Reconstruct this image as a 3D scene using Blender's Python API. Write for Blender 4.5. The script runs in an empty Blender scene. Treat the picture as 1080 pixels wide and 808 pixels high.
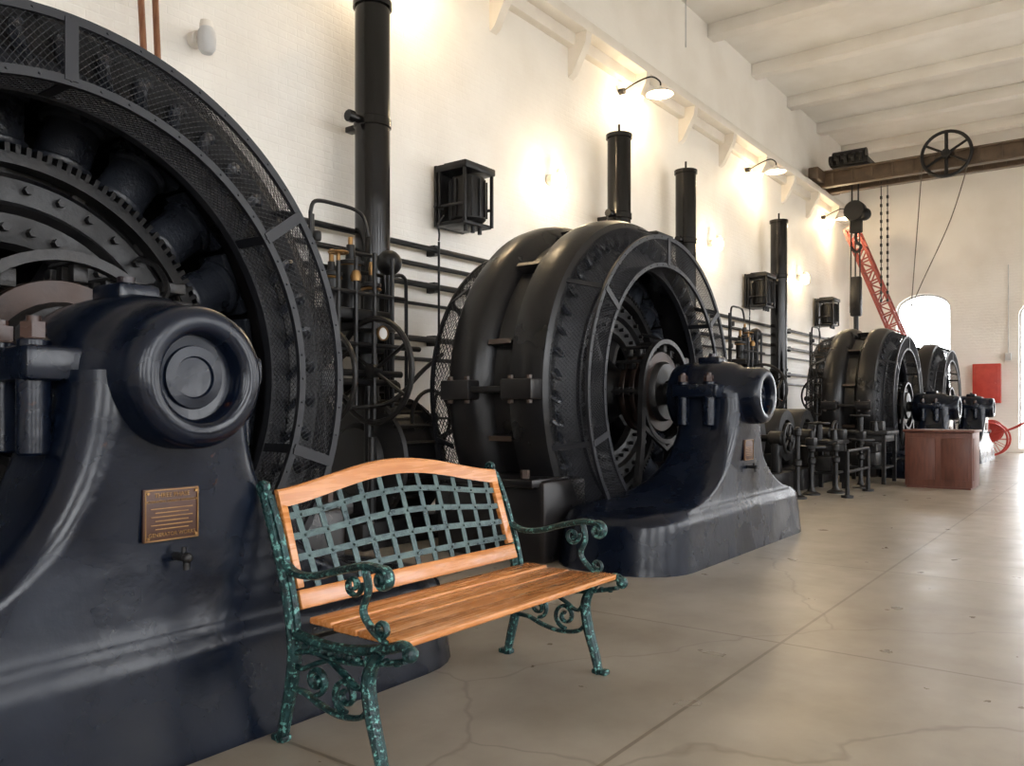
import bpy, bmesh, math, random
from mathutils import Vector, Matrix
random.seed(4)
PI=math.pi
scene=bpy.context.scene
V=Vector
# ------------------------------------------------------------ materials
def new_mat(name):
    m=bpy.data.materials.new(name); m.use_nodes=True
    nt=m.node_tree; b=nt.nodes['Principled BSDF']
    return m,nt,b
def rgba(c): return (c[0],c[1],c[2],1)
def pmat(name,c1,c2,scale=6,rough=(.3,.5),metal=0,bump=.1,bscale=40,coat=0,chip=None,chip_t=.68,stretch=None,detail=6,edge=None,spec=.5):
    m,nt,b=new_mat(name); N=nt.nodes; L=nt.links
    tc=N.new('ShaderNodeTexCoord'); src=tc.outputs['Object']
    if stretch:
        mp=N.new('ShaderNodeMapping'); mp.inputs['Scale'].default_value=stretch
        L.new(src,mp.inputs['Vector']); src=mp.outputs['Vector']
    n=N.new('ShaderNodeTexNoise'); n.inputs['Scale'].default_value=scale; n.inputs['Detail'].default_value=detail
    L.new(src,n.inputs['Vector'])
    r=N.new('ShaderNodeValToRGB'); r.color_ramp.elements[0].position=.32; r.color_ramp.elements[1].position=.68
    r.color_ramp.elements[0].color=rgba(c1); r.color_ramp.elements[1].color=rgba(c2)
    L.new(n.outputs['Fac'],r.inputs['Fac']); col=r.outputs['Color']
    if chip:
        n3=N.new('ShaderNodeTexNoise'); n3.inputs['Scale'].default_value=scale*1.7; n3.inputs['Detail'].default_value=9; n3.inputs['Roughness'].default_value=.65
        L.new(tc.outputs['Object'],n3.inputs['Vector'])
        r3=N.new('ShaderNodeValToRGB'); r3.color_ramp.elements[0].position=chip_t; r3.color_ramp.elements[1].position=chip_t+.04
        L.new(n3.outputs['Fac'],r3.inputs['Fac'])
        mx=N.new('ShaderNodeMixRGB'); L.new(r3.outputs['Color'],mx.inputs['Fac']); L.new(col,mx.inputs['Color1']); mx.inputs['Color2'].default_value=rgba(chip)
        col=mx.outputs['Color']
    if edge:
        ge=N.new('ShaderNodeNewGeometry'); re=N.new('ShaderNodeValToRGB')
        re.color_ramp.elements[0].position=edge[1]; re.color_ramp.elements[1].position=edge[1]+.05
        L.new(ge.outputs['Pointiness'],re.inputs['Fac'])
        mx=N.new('ShaderNodeMixRGB'); L.new(re.outputs['Color'],mx.inputs['Fac']); L.new(col,mx.inputs['Color1']); mx.inputs['Color2'].default_value=rgba(edge[0])
        col=mx.outputs['Color']
    L.new(col,b.inputs['Base Color'])
    mr=N.new('ShaderNodeMapRange'); mr.inputs['To Min'].default_value=rough[0]; mr.inputs['To Max'].default_value=rough[1]
    mr.inputs['From Min'].default_value=.3; mr.inputs['From Max'].default_value=.7
    L.new(n.outputs['Fac'],mr.inputs['Value']); L.new(mr.outputs['Result'],b.inputs['Roughness'])
    b.inputs['Metallic'].default_value=metal; b.inputs['Specular IOR Level'].default_value=spec
    b.inputs['Coat Weight'].default_value=coat; b.inputs['Coat Roughness'].default_value=.12
    if bump>0:
        n2=N.new('ShaderNodeTexNoise'); n2.inputs['Scale'].default_value=bscale; n2.inputs['Detail'].default_value=4
        L.new(src,n2.inputs['Vector'])
        bp=N.new('ShaderNodeBump'); bp.inputs['Strength'].default_value=bump; bp.inputs['Distance'].default_value=.01
        L.new(n2.outputs['Fac'],bp.inputs['Height']); L.new(bp.outputs['Normal'],b.inputs['Normal'])
    return m
def emat(name,c,s):
    m,nt,b=new_mat(name)
    b.inputs['Base Color'].default_value=rgba(c); b.inputs['Emission Color'].default_value=rgba(c); b.inputs['Emission Strength'].default_value=s
    return m
def wall_mat(name,axis):
    m,nt,b=new_mat(name); N=nt.nodes; L=nt.links
    tc=N.new('ShaderNodeTexCoord'); sp=N.new('ShaderNodeSeparateXYZ'); cb=N.new('ShaderNodeCombineXYZ')
    L.new(tc.outputs['Object'],sp.inputs[0]); L.new(sp.outputs[axis],cb.inputs[0]); L.new(sp.outputs[2],cb.inputs[1])
    br=N.new('ShaderNodeTexBrick'); br.inputs['Scale'].default_value=1; br.inputs['Brick Width'].default_value=.23; br.inputs['Row Height'].default_value=.075
    br.inputs['Mortar Size'].default_value=.008; br.inputs['Mortar Smooth'].default_value=.6
    L.new(cb.outputs[0],br.inputs['Vector'])
    n=N.new('ShaderNodeTexNoise'); n.inputs['Scale'].default_value=.9; n.inputs['Detail'].default_value=8; L.new(tc.outputs['Object'],n.inputs['Vector'])
    r=N.new('ShaderNodeValToRGB'); r.color_ramp.elements[0].position=.3; r.color_ramp.elements[1].position=.6
    r.color_ramp.elements[0].color=(.80,.76,.70,1); r.color_ramp.elements[1].color=(.88,.85,.80,1)
    L.new(n.outputs['Fac'],r.inputs['Fac']); L.new(r.outputs['Color'],b.inputs['Base Color'])
    n2=N.new('ShaderNodeTexNoise'); n2.inputs['Scale'].default_value=14; L.new(tc.outputs['Object'],n2.inputs['Vector'])
    ad=N.new('ShaderNodeMath'); ad.operation='MULTIPLY_ADD'; ad.inputs[1].default_value=-.35
    L.new(br.outputs['Fac'],ad.inputs[0]); L.new(n2.outputs['Fac'],ad.inputs[2])
    bp=N.new('ShaderNodeBump'); bp.inputs['Strength'].default_value=.35; bp.inputs['Distance'].default_value=.012
    L.new(ad.outputs[0],bp.inputs['Height']); L.new(bp.outputs['Normal'],b.inputs['Normal'])
    b.inputs['Roughness'].default_value=.6
    return m
def floor_mat():
    m,nt,b=new_mat('polished_concrete'); N=nt.nodes; L=nt.links
    tc=N.new('ShaderNodeTexCoord')
    mp=N.new('ShaderNodeMapping'); mp.inputs['Location'].default_value=(.4,.48,0); L.new(tc.outputs['Object'],mp.inputs['Vector'])
    br=N.new('ShaderNodeTexBrick'); br.offset=0; br.inputs['Scale'].default_value=1; br.inputs['Brick Width'].default_value=2.3; br.inputs['Row Height'].default_value=1.9
    br.inputs['Mortar Size'].default_value=.010; br.inputs['Mortar Smooth'].default_value=.3
    br.inputs['Color1'].default_value=(.93,.93,.93,1); br.inputs['Color2'].default_value=(1,1,1,1); br.inputs['Mortar'].default_value=(.55,.52,.48,1)
    L.new(mp.outputs['Vector'],br.inputs['Vector'])
    n=N.new('ShaderNodeTexNoise'); n.inputs['Scale'].default_value=1.4; n.inputs['Detail'].default_value=10; n.inputs['Roughness'].default_value=.6
    L.new(tc.outputs['Object'],n.inputs['Vector'])
    r=N.new('ShaderNodeValToRGB'); e=r.color_ramp.elements; e[0].position=.25; e[1].position=.75
    e[0].color=(.225,.185,.14,1); e[1].color=(.39,.345,.285,1)
    L.new(n.outputs['Fac'],r.inputs['Fac'])
    mx=N.new('ShaderNodeMixRGB'); mx.blend_type='MULTIPLY'; mx.inputs['Fac'].default_value=1
    L.new(r.outputs['Color'],mx.inputs['Color1']); L.new(br.outputs['Color'],mx.inputs['Color2'])
    # broad soft stains
    ns=N.new('ShaderNodeTexNoise'); ns.inputs['Scale'].default_value=.5; ns.inputs['Detail'].default_value=4; L.new(tc.outputs['Object'],ns.inputs['Vector'])
    rs=N.new('ShaderNodeValToRGB'); rs.color_ramp.elements[0].position=.35; rs.color_ramp.elements[1].position=.65
    rs.color_ramp.elements[0].color=(.84,.83,.82,1); L.new(ns.outputs['Fac'],rs.inputs['Fac'])
    m3=N.new('ShaderNodeMixRGB'); m3.blend_type='MULTIPLY'; m3.inputs['Fac'].default_value=1
    L.new(mx.outputs['Color'],m3.inputs['Color1']); L.new(rs.outputs['Color'],m3.inputs['Color2'])
    # hairline cracks
    vo=N.new('ShaderNodeTexVoronoi'); vo.feature='DISTANCE_TO_EDGE'; vo.inputs['Scale'].default_value=.45
    nd=N.new('ShaderNodeTexNoise'); nd.inputs['Scale'].default_value=2.0; nd.inputs['Detail'].default_value=3; L.new(tc.outputs['Object'],nd.inputs['Vector'])
    va=N.new('ShaderNodeMixRGB'); va.inputs['Fac'].default_value=.25; L.new(tc.outputs['Object'],va.inputs['Color1']); L.new(nd.outputs['Color'],va.inputs['Color2'])
    L.new(va.outputs['Color'],vo.inputs['Vector'])
    rc=N.new('ShaderNodeValToRGB'); rc.color_ramp.elements[0].position=0; rc.color_ramp.elements[1].position=.0025
    rc.color_ramp.elements[0].color=(.72,.7,.68,1); L.new(vo.outputs['Distance'],rc.inputs['Fac'])
    m2=N.new('ShaderNodeMixRGB'); m2.blend_type='MULTIPLY'; m2.inputs['Fac'].default_value=1
    L.new(m3.outputs['Color'],m2.inputs['Color1']); L.new(rc.outputs['Color'],m2.inputs['Color2'])
    L.new(m2.outputs['Color'],b.inputs['Base Color'])
    n2=N.new('ShaderNodeTexNoise'); n2.inputs['Scale'].default_value=4; n2.inputs['Detail'].default_value=6; L.new(tc.outputs['Object'],n2.inputs['Vector'])
    mr=N.new('ShaderNodeMapRange'); mr.inputs['From Min'].default_value=.3; mr.inputs['From Max'].default_value=.7
    mr.inputs['To Min'].default_value=.27; mr.inputs['To Max'].default_value=.38
    L.new(n2.outputs['Fac'],mr.inputs['Value']); L.new(mr.outputs['Result'],b.inputs['Roughness'])
    bp=N.new('ShaderNodeBump'); bp.inputs['Strength'].default_value=.06; bp.inputs['Distance'].default_value=.01
    L.new(n2.outputs['Fac'],bp.inputs['Height']); L.new(bp.outputs['Normal'],b.inputs['Normal'])
    return m
M_black=pmat('blue_black_enamel',(.0018,.0035,.009),(.004,.0075,.017),3.2,(.17,.36),0,.28,11,chip=(.035,.013,.008),chip_t=.66,edge=((.05,.026,.02),.60),spec=.36)
M_dark=pmat('dark_iron',(.005,.005,.006),(.013,.012,.012),8,(.32,.55),.1,.15,60,spec=.4)
M_stator=pmat('stator_black_paint',(.004,.0042,.005),(.010,.009,.0095),2.5,(.24,.42),0,.14,14,edge=((.06,.04,.03),.57),spec=.38)
M_pipe=pmat('gloss_black_pipe',(.004,.004,.004),(.009,.008,.008),5,(.12,.25),0,.08,12,spec=.4)
M_mesh=pmat('wire_mesh_black',(.012,.013,.016),(.018,.018,.022),8,(.4,.55),0,0,spec=.35)
M_coil=pmat('coil_varnish',(.012,.014,.020),(.026,.030,.040),5,(.2,.38),0,.3,70,spec=.6)
M_gear=pmat('dark_worn_steel',(.012,.012,.013),(.03,.028,.027),10,(.32,.5),.5,.2,60)
M_ring=pmat('slip_ring_copper',(.018,.011,.009),(.04,.024,.018),10,(.3,.45),.5,.1,60)
M_brass=pmat('aged_brass',(.22,.12,.05),(.36,.21,.08),12,(.3,.5),.8,.1,60)
M_plate=pmat('nameplate_brown',(.045,.018,.012),(.065,.028,.018),20,(.4,.55),.2,.05,90)
M_wood=pmat('varnished_orange_wood',(.44,.155,.04),(.57,.235,.07),4,(.22,.32),0,.04,40,coat=.35,stretch=(1.2,14,14),detail=3)
M_patina=pmat('verdigris_cast_iron',(.004,.012,.015),(.012,.055,.056),30,(.28,.5),.3,.5,90,chip=(.12,.30,.27),chip_t=.55)
M_strap=pmat('blued_steel_strap',(.025,.04,.044),(.07,.105,.10),18,(.25,.4),.6,.3,90)
M_desk=pmat('brown_mahogany',(.085,.030,.021),(.14,.052,.035),4,(.35,.5),0,.05,40,stretch=(6,6,1))
M_red=pmat('red_paint',(.42,.035,.025),(.52,.06,.04),6,(.35,.5),0,.05,40)
M_boom=pmat('faded_red_paint',(.26,.045,.035),(.38,.08,.06),6,(.5,.6),0,.05,40)
M_rustbeam=pmat('brown_crane_paint',(.07,.045,.028),(.12,.08,.05),5,(.45,.6),0,.1,40)
M_pole=pmat('brown_wood_pole',(.16,.055,.025),(.24,.10,.045),5,(.4,.55),0,.1,40,stretch=(10,10,1))
M_white=pmat('white_enamel',(.78,.76,.72),(.84,.82,.79),3,(.35,.5),0,.03,20)
M_ceil=pmat('ceiling_white_paint',(.78,.74,.68),(.88,.85,.80),1.2,(.55,.7),0,.2,12)
M_ledge=pmat('ledge_cream_paint',(.72,.67,.60),(.80,.76,.70),2,(.5,.6),0,.12,20)
M_frame=pmat('window_frame_paint',(.45,.45,.45),(.6,.6,.6),4,(.4,.5),0,.03,20)
M_ground=pmat('outside_gravel',(.45,.42,.37),(.6,.57,.5),3,(.8,.9),0,.3,20)
M_wallx=wall_mat('white_painted_brick_x',0); M_wally=wall_mat('white_painted_brick_y',1)
M_floor=floor_mat()
M_bulb=emat('lit_bulb',(1,.80,.50),30)
M_rope=pmat('rope',(.08,.07,.06),(.15,.13,.1),20,(.7,.8),0,.1,60)
# ------------------------------------------------------------ mesh helpers
RY=Matrix.Rotation(-PI/2,4,'X')     # local z -> +Y
RX=Matrix.Rotation(PI/2,4,'Y')      # local z -> +X
T=lambda x,y,z: Matrix.Translation((x,y,z))
def empty(name,loc=(0,0,0),rz=0,s=1):
    o=bpy.data.objects.new(name,None); o.location=loc; o.rotation_euler=(0,0,rz); o.empty_display_size=.2; o.scale=(s,s,s)
    scene.collection.objects.link(o); return o
def finish(name,bm,mat,parent=None,angle=35,loc=None,recalc=True):
    if recalc: bmesh.ops.recalc_face_normals(bm,faces=bm.faces)
    me=bpy.data.meshes.new(name); bm.to_mesh(me); bm.free()
    for p in me.polygons: p.use_smooth=True
    try: me.set_sharp_from_angle(angle=math.radians(angle))
    except Exception: pass
    me.materials.append(mat)
    return inst(name,me,parent,loc)
def inst(name,me,parent=None,loc=None):
    o=bpy.data.objects.new(name,me); scene.collection.objects.link(o)
    if parent: o.parent=parent
    if loc: o.location=loc
    return o
def box(bm,c,s,bev=0,M=None,seg=2):
    r=bmesh.ops.create_cube(bm,size=1); vs=r['verts']
    for v in vs: v.co=V((v.co.x*s[0]+c[0],v.co.y*s[1]+c[1],v.co.z*s[2]+c[2]))
    if M is not None:
        for v in vs: v.co=M@v.co
    if bev>0:
        es={e for v in vs for e in v.link_edges}
        bmesh.ops.bevel(bm,geom=list(es),offset=bev,segments=seg,affect='EDGES',profile=.5)
def lathe(bm,prof,M,seg=48,closed=False,a0=0,a1=2*PI):
    full=abs(a1-a0-2*PI)<1e-6
    n=seg if full else seg+1
    rows=[]
    for r,h in prof:
        if r<1e-6: rows.append([bm.verts.new(M@V((0,0,h)))])
        else: rows.append([bm.verts.new(M@V((r*math.cos(a0+(a1-a0)*i/seg),r*math.sin(a0+(a1-a0)*i/seg),h))) for i in range(n)])
    pairs=list(zip(rows,rows[1:]))
    if closed: pairs.append((rows[-1],rows[0]))
    for A,B in pairs:
        for i in range(seg):
            j=(i+1)%n
            if len(A)==1 and len(B)==1: continue
            if len(A)==1: bm.faces.new((A[0],B[i],B[j]))
            elif len(B)==1: bm.faces.new((A[i],A[j],B[0]))
            else: bm.faces.new((A[i],A[j],B[j],B[i]))
def cyl(bm,p,q,r,r2=None,seg=20,cham=0):
    p=V(p);q=V(q); d=q-p; L=d.length
    if L<1e-6: return
    r2=r if r2 is None else r2
    M=Matrix.Translation(p)@d.to_track_quat('Z','Y').to_matrix().to_4x4()
    if cham>0: prof=[(0,0),(r-cham,0),(r,cham),(r2,L-cham),(r2-cham,L),(0,L)]
    else: prof=[(0,0),(r,0),(r2,L),(0,L)]
    lathe(bm,prof,M,seg)
def sphere(bm,c,r,sz=1,seg=16):
    n=10
    lathe(bm,[(r*math.sin(PI*i/n) if 0<i<n else 0,-r*sz*math.cos(PI*i/n)) for i in range(n+1)],T(*c),seg)
def smooth(pts,k=6,closed=False):
    P=[V(p) for p in pts]; out=[]; n=len(P)
    rng=range(n) if closed else range(n-1)
    for i in rng:
        if closed: a,b,c,d=P[i-1],P[i],P[(i+1)%n],P[(i+2)%n]
        else: a,b,c,d=P[max(i-1,0)],P[i],P[i+1],P[min(i+2,n-1)]
        for j in range(k):
            t=j/k
            out.append(.5*((2*b)+(-a+c)*t+(2*a-5*b+4*c-d)*t*t+(-a+3*b-3*c+d)*t**3))
    if not closed: out.append(P[-1])
    return out
def sweep(bm,pts,a,b,N=None,n=8,closed=False,scale=None):
    P=[V(p) for p in pts]; m=len(P); rows=[]
    Nn=V(N) if N is not None else None; prev=None
    for i in range(m):
        if closed: t=(P[(i+1)%m]-P[i-1])
        else: t=P[min(i+1,m-1)]-P[max(i-1,0)]
        if t.length<1e-9: t=V((0,0,1))
        t.normalize()
        if Nn is not None: nn=Nn
        else:
            if prev is None: prev=V((0,0,1)) if abs(t.z)<.9 else V((1,0,0))
            nn=prev-t*prev.dot(t); nn.normalize(); prev=nn
        B=nn.cross(t); B.normalize(); N2=t.cross(B)
        s=1 if scale is None else (scale(i/(m-1)))
        row=[]
        for k in range(n):
            ph=2*PI*k/n+(PI/4 if n==4 else 0); q=1.414 if n==4 else 1
            row.append(bm.verts.new(P[i]+B*(a*q*s*math.cos(ph))+N2*(b*q*s*math.sin(ph))))
        rows.append(row)
    for i in range(m if closed else m-1):
        A=rows[i];Bq=rows[(i+1)%m]
        for k in range(n): bm.faces.new((A[k],A[(k+1)%n],Bq[(k+1)%n],Bq[k]))
    if not closed:
        bm.faces.new(rows[0][::-1]); bm.faces.new(rows[-1])
def torus(bm,M,R,r,seg=48,n=8):
    lathe(bm,[(R+r*math.cos(2*PI*k/n),r*math.sin(2*PI*k/n)) for k in range(n)],M,seg,closed=True)
def spoked_wheel(bm,M,R,r,spokes=6,hub=.05,sw=.018,seg=36):
    torus(bm,M,R,r,seg)
    cyl(bm,M@V((0,0,-hub*.9)),M@V((0,0,hub*.9)),hub,seg=14)
    for i in range(spokes):
        a=2*PI*i/spokes
        sweep(bm,[M@V((hub*.8*math.cos(a),hub*.8*math.sin(a),0)),M@V((R*math.cos(a),R*math.sin(a),0))],sw,sw*.7,None,6)
def diamond(bm,f,nu,nv):
    vd={}
    def g(i,j):
        key=(i%(2*nu),j)
        if key not in vd: vd[key]=bm.verts.new(f(key[0]/(2*nu),j/(2*nv)))
        return vd[key]
    for j in range(1,2*nv):
        for i in range(0,2*nu):
            if (i+j)%2==0: continue
            bm.faces.new((g(i-1,j),g(i,j-1),g(i+1,j),g(i,j+1)))
def wire(o,t):
    w=o.modifiers.new('w','WIREFRAME'); w.thickness=t; w.use_replace=True; w.use_even_offset=False; w.use_boundary=True
def spiral(cy,cz,r0,r1,turns,st,n=26):
    return [(cy+(r0+(r1-r0)*i/n)*math.cos(st+2*PI*turns*i/n),cz+(r0+(r1-r0)*i/n)*math.sin(st+2*PI*turns*i/n)) for i in range(n+1)]
# ------------------------------------------------------------ camera
cam=bpy.data.cameras.new('camera'); co=bpy.data.objects.new('camera',cam); scene.collection.objects.link(co)
co.location=(0,0,1.2); co.rotation_euler=(PI/2,0,-math.atan2(.8018,.5976))
cam.sensor_width=36; cam.lens=872/1080*36; cam.shift_y=26/1080; cam.clip_end=300
scene.camera=co
# ------------------------------------------------------------ room
X0,X1,Y0,Y1,ZC=-4.5,25.5,-5.0,6.6,8.7
bm=bmesh.new(); box(bm,((X0+X1)/2,(Y0+Y1)/2,-.1),(X1-X0+.6,Y1-Y0+.6,.2)); finish('floor',bm,M_floor)
bm=bmesh.new(); box(bm,((X0+X1)/2,(Y0+Y1)/2,ZC+.1),(X1-X0+.6,Y1-Y0+.6,.2)); finish('ceiling',bm,M_ceil)
bm=bmesh.new(); box(bm,((X0+X1)/2,Y1+.15,ZC/2),(X1-X0+.6,.3,ZC)); finish('wall_left',bm,M_wallx)
def arch(u0,u1,z0,z1,rise,n=10):
    pts=[(u0,z0),(u1,z0),(u1,z1-rise)]
    c=(u0+u1)/2;h=(u1-u0)/2
    for i in range(1,n): 
        a=PI*i/n; pts.append((c+h*math.cos(a),z1-rise+rise*math.sin(a)))
    pts.append((u0,z1-rise)); return pts
def holed_wall(name,u0,u1,z0,z1,holes,fix,thick,axis,mat):
    bm=bmesh.new()
    P=(lambda u,z:(fix,u,z)) if axis=='y' else (lambda u,z:(u,fix,z))
    es=[]
    for lp in [[(u0,z0),(u1,z0),(u1,z1),(u0,z1)]]+holes:
        vs=[bm.verts.new(P(*p)) for p in lp]
        for i in range(len(vs)): es.append(bm.edges.new((vs[i],vs[(i+1)%len(vs)])))
    bmesh.ops.triangle_fill(bm,edges=es,use_beauty=True,use_dissolve=False)
    r=bmesh.ops.extrude_face_region(bm,geom=list(bm.faces))
    d=V((thick,0,0)) if axis=='y' else V((0,thick,0))
    for v in [g for g in r['geom'] if isinstance(g,bmesh.types.BMVert)]: v.co+=d
    return finish(name,bm,mat)
wc=[0]
def window(u0,u1,z0,z1,rise,fix,axis,nu=3,nz=5,bw=.016):
    wc[0]+=1
    bm=bmesh.new()
    P=(lambda u,z:V((fix,u,z))) if axis=='y' else (lambda u,z:V((u,fix,z)))
    Nn=V((1,0,0)) if axis=='y' else V((0,1,0))
    lp=arch(u0,u1,z0,z1,rise,12)
    sweep(bm,[P(*p) for p in lp],.05,.04,Nn,4,closed=True)
    c=(u0+u1)/2;h=(u1-u0)/2
    for i in range(1,nu):
        u=u0+(u1-u0)*i/nu; zt=z1-rise+rise*math.sqrt(max(0,1-((u-c)/h)**2))
        sweep(bm,[P(u,z0),P(u,zt)],bw,.02,Nn,4)
    for i in range(1,nz):
        z=z0+(z1-rise-z0)*i/(nz-1); sweep(bm,[P(u0,z),P(u1,z)],bw,.02,Nn,4)
    finish('window_%d'%wc[0],bm,M_frame)
def portal(u,w,z,h,fix,axis,name,flip=False):
    l=bpy.data.lights.new(name,'AREA'); l.shape='RECTANGLE'; l.size=w; l.size_y=h
    o=bpy.data.objects.new(name,l); scene.collection.objects.link(o)
    if axis=='y': o.location=(fix,u,z); o.rotation_euler=(PI/2,0,-PI/2 if flip else PI/2)
    else: o.location=(u,fix,z); o.rotation_euler=(PI/2,0,PI)
    l.cycles.is_portal=True
far=[(3.92,5.32,1.0,4.4,.45),(.85,2.32,.12,4.1,.45),(-2.6,-1.1,1.0,4.4,.45)]
holed_wall('wall_far',Y0-.3,Y1+.3,0,ZC,[arch(*w,12) for w in far],X1,.35,'y',M_wally)
for w in far: window(*w,X1+.2,'y',2,4,.009)
for i,w in enumerate(far): portal((w[0]+w[1])/2,w[1]-w[0],(w[2]+w[3])/2,w[3]-w[2],X1+.36,'y','far_portal_%d'%i)
side=[(x,x+2.2,1.1,5.6,.6) for x in (-3.2,.6,4.4,8.2,12.0,15.8,19.6)]
holed_wall('wall_right',X0-.3,X1+.3,0,ZC,[arch(*w,12) for w in side],Y0,-.35,'x',M_wallx)
for w in side: window(*w,Y0-.2,'x',4,6)
for i,w in enumerate(side): portal((w[0]+w[1])/2,w[1]-w[0],(w[2]+w[3])/2,w[3]-w[2],Y0-.36,'x','side_portal_%d'%i)
back=[(-3.6,-1.4,1.1,5.6,.6)]
holed_wall('wall_back',Y0-.3,Y1+.3,0,ZC,[arch(*w,12) for w in back],X0,-.35,'y',M_wally)
for w in back: window(*w,X0-.2,'y',4,6)
for i,w in enumerate(back): portal((w[0]+w[1])/2,w[1]-w[0],(w[2]+w[3])/2,w[3]-w[2],X0-.36,'y','back_portal_%d'%i,True)
bm=bmesh.new(); box(bm,(10,0,-.35),(160,160,.1)); finish('ground_outside',bm,M_ground)
bm=bmesh.new()
x=X0+1.1
while x<X1:
    box(bm,(x,(Y0+Y1)/2,ZC-.13),(.32,Y1-Y0,.27),.03); x+=2.35
finish('ceiling_beams',bm,M_ceil)
bm=bmesh.new()
box(bm,((X0+X1)/2,Y1-.16,6.74),(X1-X0,.34,.16),.02)
box(bm,((X0+X1)/2,Y1-.06,6.58),(X1-X0,.14,.2),.02)
box(bm,((X0+X1)/2,Y1-.2,6.86),(X1-X0,.08,.08),.01)
x=1.0
while x<X1:
    v=[(x-.07,Y1,6.66),(x-.07,Y1-.32,6.66),(x-.07,Y1-.30,6.5),(x-.07,Y1-.08,6.1),(x-.07,Y1,6.05)]
    A=[bm.verts.new(p) for p in v]; B=[bm.verts.new((p[0]+.14,p[1],p[2])) for p in v]
    bm.faces.new(A); bm.faces.new(B[::-1])
    for i in range(5): bm.faces.new((A[i],A[(i+1)%5],B[(i+1)%5],B[i]))
    x+=1.86
finish('trim_1',bm,M_ledge)
# ------------------------------------------------------------ generator
ZH=1.3
G={}
def gpart(key,bm,mat,angle=35):
    o=finish(key,bm,mat,None,angle); G[key]=(o.data,None); bpy.data.objects.remove(o)
def rr(hx,y0,y1,r,z,n=7):
    pts=[]; r=min(r,hx*.98,(y1-y0)/2*.98)
    for cx,cy,a0 in ((hx-r,y0+r,-PI/2),(hx-r,y1-r,0),(-hx+r,y1-r,PI/2),(-hx+r,y0+r,PI)):
        for i in range(n+1):
            a=a0+PI/2*i/n; pts.append(V((cx+r*math.cos(a),cy+r*math.sin(a),z)))
    return pts
def loft(bm,levels):
    rows=[[bm.verts.new(p) for p in rr(*l)] for l in levels]
    n=len(rows[0])
    for A,B in zip(rows,rows[1:]):
        for i in range(n): bm.faces.new((A[i],A[(i+1)%n],B[(i+1)%n],B[i]))
    bm.faces.new(rows[0][::-1]); bm.faces.new(rows[-1])
bm=bmesh.new()
lv=[(0,1.62,2.53,3.62,.42),(.05,1.61,2.53,3.62,.42),(.30,1.57,2.55,3.6,.40),(.37,1.54,2.56,3.58,.38),(.42,1.46,2.58,3.54,.34),(.45,1.30,2.58,3.46,.28),(.48,1.08,2.58,3.36,.22),(.54,.86,2.58,3.27,.17),(.63,.66,2.58,3.2,.14),(.76,.49,2.58,3.15,.13),(.9,.39,2.57,3.12,.12),(1.05,.335,2.56,3.1,.12),(1.2,.31,2.55,3.1,.12),(1.32,.30,2.56,3.1,.12)]
L2=smooth([(a[1],a[2],a[3]) for a in lv],3); L3=smooth([(a[4],a[0],0) for a in lv],3)
loft(bm,[(p.x,p.y,p.z,q.x,q.y) for p,q in zip(L2,L3)])
lathe(bm,[(0,3.24),(.2,3.24),(.27,3.2),(.295,3.1),(.30,2.98),(.30,2.80),(.285,2.70),(.262,2.65),(.240,2.62),(.238,2.50),(.235,2.45),(.222,2.42),(.20,2.405),(.165,2.405),(.150,2.415),(.142,2.435),(.139,2.475),(.106,2.478),(.102,2.466),(.070,2.464),(.065,2.474),(0,2.476)],T(0,0,ZH)@RY,64)
box(bm,(0,2.88,1.34),(.86,.40,.11),.02)
for sx in (-1,1):
    for yy in (2.77,3.0):
        cyl(bm,(sx*.37,yy,1.05),(sx*.37,yy,1.42),.05,seg=16,cham=.008)
        cyl(bm,(sx*.37,yy,1.42),(sx*.37,yy,1.47),.04,seg=6)
        cyl(bm,(sx*.37,yy,1.47),(sx*.37,yy,1.49),.022,seg=10)
box(bm,(0,2.9,1.60),(.16,.2,.08),.02); cyl(bm,(0,2.9,1.62),(0,2.9,1.67),.03,seg=12)
gpart('bearing_pedestal',bm,M_black,40)
ZH=1.345
bm=bmesh.new(); MG=T(0,0,ZH)@RY
prof=[(1.33,3.66),(1.38,3.63),(1.47,3.60),(1.535,3.63),(1.565,3.70),(1.575,3.78),(1.575,3.86),(1.56,3.93),(1.48,3.985),(1.44,4.0),(1.435,4.06),(1.435,4.14),(1.44,4.18),(1.48,4.2),(1.56,4.26),(1.59,4.33),(1.595,4.42),(1.58,4.52),(1.54,4.58),(1.45,4.6),(1.33,4.58)]
lathe(bm,prof,MG,96,closed=True)
# added disc closing the bore, blocks the bright wall so pole gaps stay dark
lathe(bm,[(.14,4.60),(1.05,4.62),(1.36,4.58),(1.36,4.60),(1.05,4.65),(.14,4.65)],MG,72,closed=True)
for a in range(0,360,30):
    M=MG@Matrix.Rotation(math.radians(a+15),4,'Z'); box(bm,(1.47,0,4.09),(.12,.03,.22),.006,M)
for sx in (-1,1):
    for yy in (3.78,4.40):
        box(bm,(sx*1.58,yy,ZH),(.22,.30,.16),.015)
        for dy in (-.09,.09):
            cyl(bm,(sx*1.63,yy+dy,ZH-.11),(sx*1.63,yy+dy,ZH+.11),.025,seg=8)
    box(bm,(sx*1.59,4.09,ZH),(.14,.4,.05),.01)
    box(bm,(sx*1.33,4.09,.32),(.62,1.1,.64),.05)
    box(bm,(sx*1.48,4.09,.62),(.5,1.0,.07),.015)
    for yy in (3.72,4.46): cyl(bm,(sx*1.64,yy,.64),(sx*1.64,yy,.72),.035,seg=6)
gpart('stator_frame',bm,M_stator,40)
bm=bmesh.new()
nc=48
for i in range(nc):
    a=2*PI*i/nc
    pts=[]
    for t in range(9):
        s=t/8; aa=a+.07*math.sin(PI*s); yy=3.68-.10*math.sin(PI*s); rr_=1.30+.17*s
        pts.append(V((rr_*math.cos(aa),yy,ZH+rr_*math.sin(aa))))
    sweep(bm,pts,.028,.018,None,6)
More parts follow.
